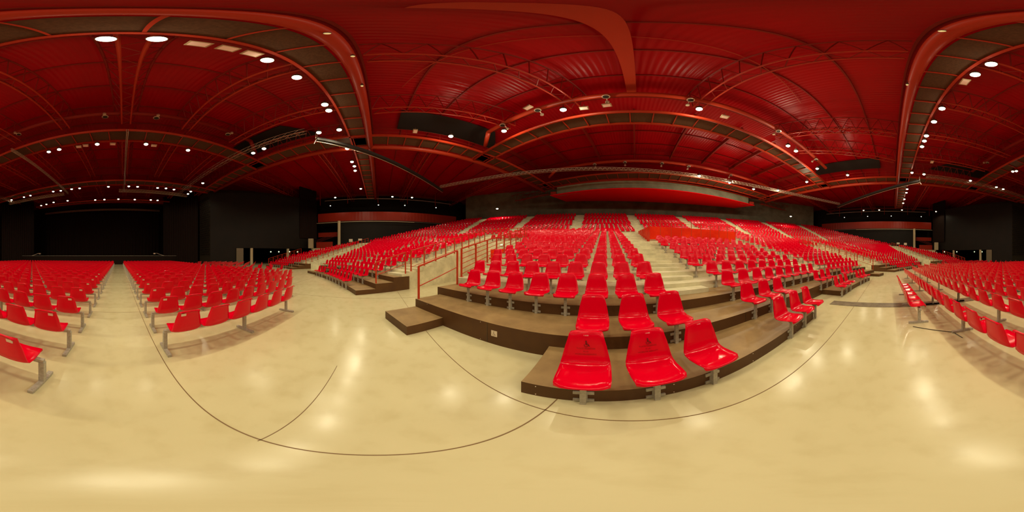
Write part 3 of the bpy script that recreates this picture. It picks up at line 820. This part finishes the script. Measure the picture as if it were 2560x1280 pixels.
def truss(label, p0, p1, depth=.9, w=.5, r=.055, mat='redbeam', name='roof_truss', step=1.0, parts=True):
    t = thing(name, label, 'truss')
    P0, P1 = Vector(p0), Vector(p1); d = P1 - P0; L_ = d.length; d.normalize()
    n = d.cross(Vector((0, 0, 1))).normalized() * w / 2; up = Vector((0, 0, 1)) * depth
    for k, o in enumerate((-n, n)):
        b = MB(); b.tube(P0 + o, P1 + o, r, 8); b.build('lower_chord', mat if depth < .6 else 'tube', t)
    for o in ((-n, n) if depth < .6 else (-n * 2.6, n * 2.6)):
        b = MB(); b.tube(P0 + up + o, P1 + up + o, r, 8); b.build('upper_chord', mat, t)
    b = MB(); N = max(2, int(L_ / step))
    for i in range(N):
        a = P0 + d * (L_ * i / N); m = P0 + d * (L_ * (i + .5) / N); c = P0 + d * (L_ * (i + 1) / N)
        b.tube(a - n, m + n, r * .5, 5); b.tube(m + n, c - n, r * .5, 5)
        if depth < .6:
            b.tube(a - n, m - n + up, r * .5, 5); b.tube(m - n + up, c - n, r * .5, 5); b.tube(a + n, m + n + up, r * .5, 5); b.tube(m + n + up, c + n, r * .5, 5)
        else:
            b.tube(a - n, m + up - n * 2.6, r * .5, 5); b.tube(m + up - n * 2.6, c - n, r * .5, 5); b.tube(a + n, m + up + n * 2.6, r * .5, 5); b.tube(m + up + n * 2.6, c + n, r * .5, 5)
    b.build('lattice', mat, t)
    return t
bays = [(2.6, 11.7, 'between gangway and mid-floor catwalks'), (13.8, 22.9, 'between mid-floor and stage-front catwalks'), (25.2, 32.0, 'over the front of the stage')]
kx = list(range(-4, 5))
for y0, y1, w in bays:
    for i, k in enumerate(kx):
        x = -4.3 + 4.5 * k
        truss('dark red lattice roof truss %s, %s from the trench side' % (w, ordn(i + 1)), c3(x, y0, 13.9), c3(x, y1, 13.9), 1.6, .62, .065)
for i, (xa, xb) in enumerate(((-18.8, -14.5), (-13.5, -11.0), (-4.3, -3.7), (4.6, 3.55), (10.0, 8.6))):
    if abs(xa + 0) < 20:
        truss('dark red lattice roof truss above the nearest stand rows, %s from the trench side' % ordn(i + 1), c3(xa, .4, 13.9), c3(xb, -9.2, 14.3), 1.4, .6, .055)
b = MB(); b.bar(c3(.42, -.1, ZC - .45), c3(.2, -9.4, ZC - .45), .52, .3); tag(b.build('roof_beam', 'tube'), 'broad flat orange-red roof beam overhead between the first two catwalks', 'beam')
b = MB(); b.bar(c3(8.5, -1.2, ZC - .22), c3(-9, -5.6, ZC - .22), .05, .05); tag(b.build('brace_rod', 'tube'), 'thin orange-red brace rod crossing the broad flat roof beam', 'rod')
for i, x in enumerate((-22, -17.6, -13.2, -8.8, -4.4, 0.1, 4.5, 8.9, 13.3)):
    b = MB(); b.bar(c3(x, -11.4, ZC - .45), c3(x, -20.4, ZC - .45), .16, .5)
    tag(b.build('roof_rib', 'redbeam'), 'dark red roof rib above mid stand rows, %s from the trench side' % ordn(i + 1), 'rib')
for i, y in enumerate((-26.5, -17, -5, 6, 17)):
    for sg in (1, -1):
        x0, x1 = (15.5, 36.5) if sg > 0 else (-25.5, -45.5)
        truss('dark red outer roof truss %s, %s counting from the rear wall' % ('beside the handrail-side balcony' if sg > 0 else 'beside the trench-side balcony', ordn(i + 1)), c3(x0, y, 13.8), c3(x1, y, 14.4), 1.3, .5, .06, step=1.6)

# ducts with round vents
for (y, z, x0, x1, vents, lab) in ((-8.3, 14.3, -19.5, 10.5, (-16.5, -9.9, -2.9, 1.5, 5.6, 8.7), 'over the nearest stand rows'), (-18.9, 14.1, -20, 10, (-12.5, -6.4, -3.1, 1.2, 4.8), 'over the upper stand'), (10.6, 14.3, -19.5, 10.5, (-16, -8, -1.2, 2.2, 8), 'over the floor seating')):
    t = thing('air_duct', 'round orange-red air duct running across the roof ' + lab, 'duct')
    b = MB(); b.tube(c3(x0, y, z), c3(x1, y, z), .2, 14); b.tube(c3(x1, y, z), c3(x1 + 1.6, y - .9 * (1 if y < 0 else -1), z - .5), .2, 14); b.build('pipe', 'tube' if y < 0 else 'redbeam', t, smooth=True)
    for i, x in enumerate(vents):
        v = thing('round_vent', 'silver vent nozzle below the duct %s, %s from trench side' % (lab, ordn(i + 1)), 'vent', c3(x, y + .1, z - .35))
        m = MB(); n = 18
        for q in range(n):
            t0, t1 = 2 * PI * q / n, 2 * PI * (q + 1) / n
            m.add([(r * math.cos(tt), r * math.sin(tt), zz) for r, zz, tt in ((.17, -.02, t0), (.23, 0, t0), (.23, 0, t1), (.17, -.02, t1))], [(0, 1, 2, 3)])
            m.add([(r * math.cos(tt), r * math.sin(tt), zz) for r, zz, tt in ((.23, 0, t0), (.16, .2, t0), (.16, .2, t1), (.23, 0, t1))], [(0, 1, 2, 3)])
        m.build('rim', 'alu', v)
        m = MB(); m.tube((0, 0, 0), (0, 0, .02), .165, 16); m.build('throat', 'void', v)
        m = MB(); m.tube((.0, -.5, -.2), (.0, -.5, -.05), .12, 12); m.tube((0, -.5, -.05), (0, -.2, .1), .02, 5); m.build('bowl', 'alu', v)

# aluminium trusses
truss('aluminium lighting truss above the floor seating, handrail side', (10.4, 4.7, 12.4), (9.9, 26.5, 12.6), .35, .38, .018, 'alu', 'lighting_truss', .9)
truss('aluminium lighting truss above the floor seating, trench side', (mx(10.4), 4.9, 12.4), (mx(9.9), 26.5, 12.6), .35, .38, .018, 'alu', 'lighting_truss', .9)
truss('slim aluminium truss above the centre aisle', (.62, 11.6, 12.7), (.85, 26.5, 12.7), .3, .12, .03, 'alu', 'lighting_truss', .5)
truss('slim aluminium truss above the trench-side floor seats', (-9.0, 11.6, 12.7), (-8.5, 26.5, 12.7), .3, .12, .03, 'alu', 'lighting_truss', .5)
truss('bright aluminium truss across the stage front, door side', (0, 27.6, 13.1), (12.3, 27.6, 13.1), .4, .4, .04, 'alu', 'lighting_truss', .5)
truss('bright aluminium truss across the stage front, trench side', (mx(0), 27.6, 13.1), (mx(12.3), 27.6, 13.1), .4, .4, .04, 'alu', 'lighting_truss', .5)
truss('thin truss above the back curtain of the stage', (CX - 15.5, 41.8, 13.7), (CX + 15.5, 41.8, 13.7), .3, .3, .04, 'alu', 'lighting_truss', .8)
for sg in (1, -1):
    X = (lambda x: x) if sg > 0 else mx
    w = 'handrail side' if sg > 0 else 'trench side'
    t = thing('lighting_bridge', 'black angled lighting bridge hanging over the wing seats, ' + w, 'bridge')
    p0, p1 = Vector((X(11.5), 4.3, 12.3)), Vector((X(23.4), -10.3, 12.4))
    b = MB(); b.bar(p0, p1, .35, .3); b.build('main_beam', 'void', t)
    b = MB(); b.tube(p0 - Vector((0, 0, .3)), p1 - Vector((0, 0, .3)), .03, 6); b.build('lower_pipe', 'alu', t)
    b = MB()
    for q in (-.15, .15): b.tube(p0 + Vector((q, 0, 0)), p0 + Vector((q, 0, .7)), .03, 6)
    b.tube(p0, p0 + Vector((0, .2, -.55)), .025, 6); b.build('end_bracket', 'alu', t)
    # gallery lighting pipe
    t = thing('lighting_pipe', 'horizontal lighting pipe with hangers in front of the balcony, ' + w, 'pipe')
    b = MB(); b.tube((X(31.6), 10, 13.2), (X(31.6), -16, 13.2), .045, 8); b.build('pipe', 'alu', t)
    b = MB(); b.tube((X(31.6), 12, 13.9), (X(31.6), -15, 13.9), .04, 8); b.tube((X(31.8), 12, 14.2), (X(31.8), -15, 14.2), .04, 8); b.build('upper_pipe', 'redbeam', t)
    for y in (11, 5.3, -.6, -6.4, -12.3):
        b = MB(); b.tube((X(31.6), y, 12.3), (X(31.6), y, 15.8), .06, 6); b.build('hanger', 'redbeam', t)
# curved rear bridge
t = thing('lighting_bridge', 'long curved lattice lighting bridge sweeping over the stand', 'bridge')
for r_, z in ((43.75, 12.55), (44.1, 12.55), (43.9, 12.9)):
    b = MB(); n = 40
    for i in range(n):
        (x0, y0), (x1, y1) = pol(r_, -38.6 + i * 77.2 / n), pol(r_, -38.6 + (i + 1) * 77.2 / n)
        b.tube((x0, y0, z), (x1, y1, z), .035, 6)
    b.build('chord', 'alu', t)
b = MB(); n = 110
for i in range(n):
    a0, a1, a2 = [-38.6 + (i + q) * 77.2 / n for q in (0, .5, 1)]
    for ra in (43.75, 44.1):
        A, B, C_ = pol(ra, a0), pol(43.9, a1), pol(ra, a2); b.tube((*A, 12.55), (*B, 12.9), .018, 4, False); b.tube((*B, 12.9), (*C_, 12.55), .018, 4, False)
b.build('lattice', 'alu', t)

# red soffit block over the top rows
t = thing('control_gallery', 'long bright red soffit box hanging over the top stand rows', 'gallery')
b = MB()
xl, xr = -22.3, 12.7
N = 14; vs = []
for i in range(N + 1):
    s = i / N; x = xl + (xr - xl) * s; u = (s - .5) * 2
    yb = -32.8 + 2.6 * u * u; zb = 12.95
    vs += [(x, -23.5, 11.95), (x, yb, zb), (x, yb, zb + .9), (x, -23.5, 12.05)]
fs = []
for i in range(N):
    a = i * 4; c = a + 4; fs += [(a, c, c + 1, a + 1), (a + 1, c + 1, c + 2, a + 2), (a + 3, a, c, c + 3)][:2] + [(a, a + 3, c + 3, c), (a + 3, a + 2, c + 2, c + 3)]
fs += [(0, 1, 2, 3), (N * 4, N * 4 + 3, N * 4 + 2, N * 4 + 1)]
b.add(vs, fs); b.build('soffit', 'soffit', t)
b = MB(); b.box((CX, -24.6, 12.95), (33.5, .2, 1.7)); b.build('upper_wall', 'grey_panel', t)
b = MB(); b.box((CX, -24.45, 13.9), (34.5, .15, .15)); b.build('top_beam', 'rail', t)
for sg in (1, -1):
    b = MB(); b.box((CX + sg * 17.2, -24.2, 12.5), (.9, .8, .5), rad(20 * sg)); b.build('end_bracket', 'tube', t)

# ------------------------------------------------------------------ lamps
HL = 11.3
def lamp_obj(pos, label, name='floodlight', r=.19, mat='bulb', aim=None):
    t = thing(name, label, 'lamp', pos)
    b = MB(); b.tube((0, 0, .02), (0, 0, .22), r * 1.05, 16); b.tube((0, 0, .22), (0, 0, .34), r * .5, 12); b.build('housing', 'steel_dark', t)
    b = MB()
    n = 16; rings = ((0, -.09), (r * .6, -.07), (r * .95, .0), (r, .05))
    for q in range(n):
        t0, t1 = 2 * PI * q / n, 2 * PI * (q + 1) / n
        for (ra, za), (rb, zb) in zip(rings[:-1], rings[1:]):
            b.add([(ra * math.cos(t0), ra * math.sin(t0), za), (rb * math.cos(t0), rb * math.sin(t0), zb), (rb * math.cos(t1), rb * math.sin(t1), zb), (ra * math.cos(t1), ra * math.sin(t1), za)], [(0, 1, 2, 3)])
    b.build('lens', mat, t, smooth=True)
    b = MB(); b.tube((0, 0, .3), (0, 0, .75), .02, 6); b.build('hanger', 'steel_dark', t)
    return t
WARM = (1.0, 0.89, 0.60)
def light(pos, power, size=.16, spot=None, color=WARM):
    if spot:
        l = bpy.data.lights.new('spot', 'SPOT'); l.spot_size = rad(spot); l.spot_blend = .35
    else: l = bpy.data.lights.new('lamp', 'POINT')  # all-round light, used only for the added uplight
    l.energy = power; l.color = color; l.shadow_soft_size = size
    o = bpy.data.objects.new(l.name, l); COL.objects.link(o); o.location = pos; return o
# (u, v, height above eye, where, power factor)
LAMPS = [
 ('the catwalk straight over the gangway', HL, [(265, 98), (392, 98), (668, 151), (742, 194), (812, 262), (822, 277), (848, 325), (868, 372), (880, 405), (886, 416), (888, 427), (902, 472),
    (2478, 161), (2438, 187), (2355, 272), (2335, 305), (2316, 340), (2311, 353), (2305, 367), (2280, 432), (2268, 473), (2266, 482), (2261, 498), (2258, 508)]),
 ('the handrail-side lighting truss', HL - .3, [(797, 332), (660, 372), (633, 383), (507, 458)]),
 ('the trench-side lighting truss', HL - .3, [(2310, 436), (2426, 452), (2491, 468), (2508, 473)]),
 ('the mid-floor catwalk', HL, [(122, 380), (148, 374), (243, 361), (365, 361), (470, 376), (2532, 429), (2541, 428)]),
 ('the catwalk over the lower stand rows', HL, [(1408, 275), (1748, 273), (1260, 328), (1127, 341), (1970, 365), (1990, 378), (2043, 422), (2119, 438)]),
 ('the curved bridge over the stand', 10.8, [(1748, 440), (1824, 457), (1884, 473), (1945, 476), (2017, 455)]),
 ('the stage-front catwalk', HL, [(29, 500), (60, 493), (76, 489), (133, 479), (152, 477), (179, 473), (199, 471), (271, 467), (322, 466), (344, 467), (394, 470), (415, 471), (435, 474), (477, 479), (470, 485)]),
 ('the grid over the stage', HL, [(103, 514), (116, 511), (134, 506), (169, 502), (238, 500), (261, 499), (296, 498), (337, 499), (377, 500), (394, 501)]),
 ('the handrail-side balcony pipe', 11.2, [(838, 494), (981, 492), (1030, 494)]),
 ('the trench-side balcony pipe', 11.2, [(2159, 526), (2198, 525), (2255, 525), (2340, 529)]),
]
POW = {'the catwalk straight over the gangway': 1800, 'the handrail-side lighting truss': 900, 'the trench-side lighting truss': 900, 'the mid-floor catwalk': 900,
       'the catwalk over the lower stand rows': 2600, 'the curved bridge over the stand': 3200, 'the stage-front catwalk': 220, 'the grid over the stage': 120,
       'the handrail-side balcony pipe': 900, 'the trench-side balcony pipe': 900}
for where, h, L_ in LAMPS:
    for i, (u, v) in enumerate(L_):
        d = h / math.tan(rad((640 - v) * .140625)); p = ray(u, v, d)
        if where.endswith('balcony pipe'): pass
        lamp_obj(p, 'glowing warm floodlight hanging from %s, %s from one end' % (where, ordn(i + 1)), r=.19)
        # some lamps get an added all-round light that brightens the roof
        up = .40 if 'stand' in where else .035 if 'gangway' in where else 0      # share of power given to the added all-round light
        light((p[0], p[1], p[2] - .24), POW[where] * (1 - up), .13, spot=168)
        if up: light((p[0], p[1], p[2] - .24), POW[where] * up, .13)
# wall floodlights at the ends of the curved rear wall
for (u, v, d, lab) in ((1243, 522, 32, 'glowing floodlight on the dark rear corner past the handrail'), (1977, 541, 37, 'glowing floodlight on the rear corner past the red enclosure')):
    p = ray(u, v, d); lamp_obj(p, lab, r=.24); light((p[0], p[1], p[2] - .3), 1500, .2, spot=168)
# small cool spots above the balcony fascia
for (L_, dd, w) in (((826, 514.5), (946, 512.5), (1012, 513.5), (1090, 519)), 31.5, 'handrail-side'), (((2111, 543.5), (2169, 541), (2228, 540), (2303, 541.5)), 40.5, 'trench-side'):
    for i, (u, v) in enumerate(L_):
        th = rad((u - 297) * .140625); d = abs(31.3 / math.sin(th)) if w[0] == 'h' else abs(40.9 / math.sin(th))
        lamp_obj(ray(u, v, d), 'small cool white spotlight above the %s balcony fascia, %s along it' % (w, ordn(i + 1)), 'spotlight', .12, 'bulb_small')
# dim yellow work lights near the big tube
for i, (u, v) in enumerate(((905, 215), (882, 141), (2268, 212), (2355, 78), (818, 84))):
    d = 11.0 / math.tan(rad((640 - v) * .140625)); p = ray(u, v, d); lamp_obj(p, 'tiny yellow work lamp beside the thick roof tube, %s of its kind' % ordn(i + 1), 'work_lamp', .06, 'glow_yellow')
# white light boxes (unlit flood housings) under the catwalks
for i, (u, v) in enumerate(((497, 110), (570, 121), (630, 134), (2412, 205), (1320, 263 + 6), (1460, 270), (1517, 263), (1038, 328), (1812, 292), (197, 367), (214, 364), (282, 360), (385, 364), (2330, 405))):
    d = 11.4 / math.tan(rad((640 - v) * .140625)); p = ray(u, v, d)
    t = thing('light_box', 'pale unlit rectangular light box under a roof catwalk, %s of its kind' % ordn(i + 1), 'lamp', p, random.uniform(-.2, .2))
    b = MB(); b.box((0, 0, 0), (.5, .34, .1)); b.build('body', 'cream', t)
    b = MB(); b.box((0, 0, -.055), (.4, .26, .02)); b.build('glass', 'white', t)
    b = MB(); b.tube((0, 0, .05), (0, 0, .5), .02, 6); b.build('hanger', 'steel_dark', t)

# ------------------------------------------------------------------ world, camera, view
w = bpy.data.worlds.new('World'); SC.world = w; w.use_nodes = True
w.node_tree.nodes['Background'].inputs['Color'].default_value = (0.02, 0.012, 0.008, 1)
w.node_tree.nodes['Background'].inputs['Strength'].default_value = 0.0
cam = bpy.data.cameras.new('Camera'); co = bpy.data.objects.new('Camera', cam); COL.objects.link(co)
cam.type = 'PANO'
try: cam.panorama_type = 'EQUIRECTANGULAR'
except Exception: pass
try: cam.cycles.panorama_type = 'EQUIRECTANGULAR'
except Exception: pass
cam.clip_start = .05; cam.clip_end = 300
co.location = (0, 0, EYE); co.rotation_euler = (PI / 2, 0, -rad((1280 - 297) * .140625))
SC.camera = co
SC.view_settings.view_transform = 'Standard'; SC.view_settings.look = 'None'
SC.view_settings.exposure = -2.27; SC.view_settings.gamma = 1.0; SC.view_settings.use_curve_mapping = False
SC.cycles.use_denoising = True
SC.cycles.max_bounces = 6; SC.cycles.diffuse_bounces = 4; SC.cycles.glossy_bounces = 3
SC.cycles.sample_clamp_indirect = 6
SC.cycles.use_light_tree = True
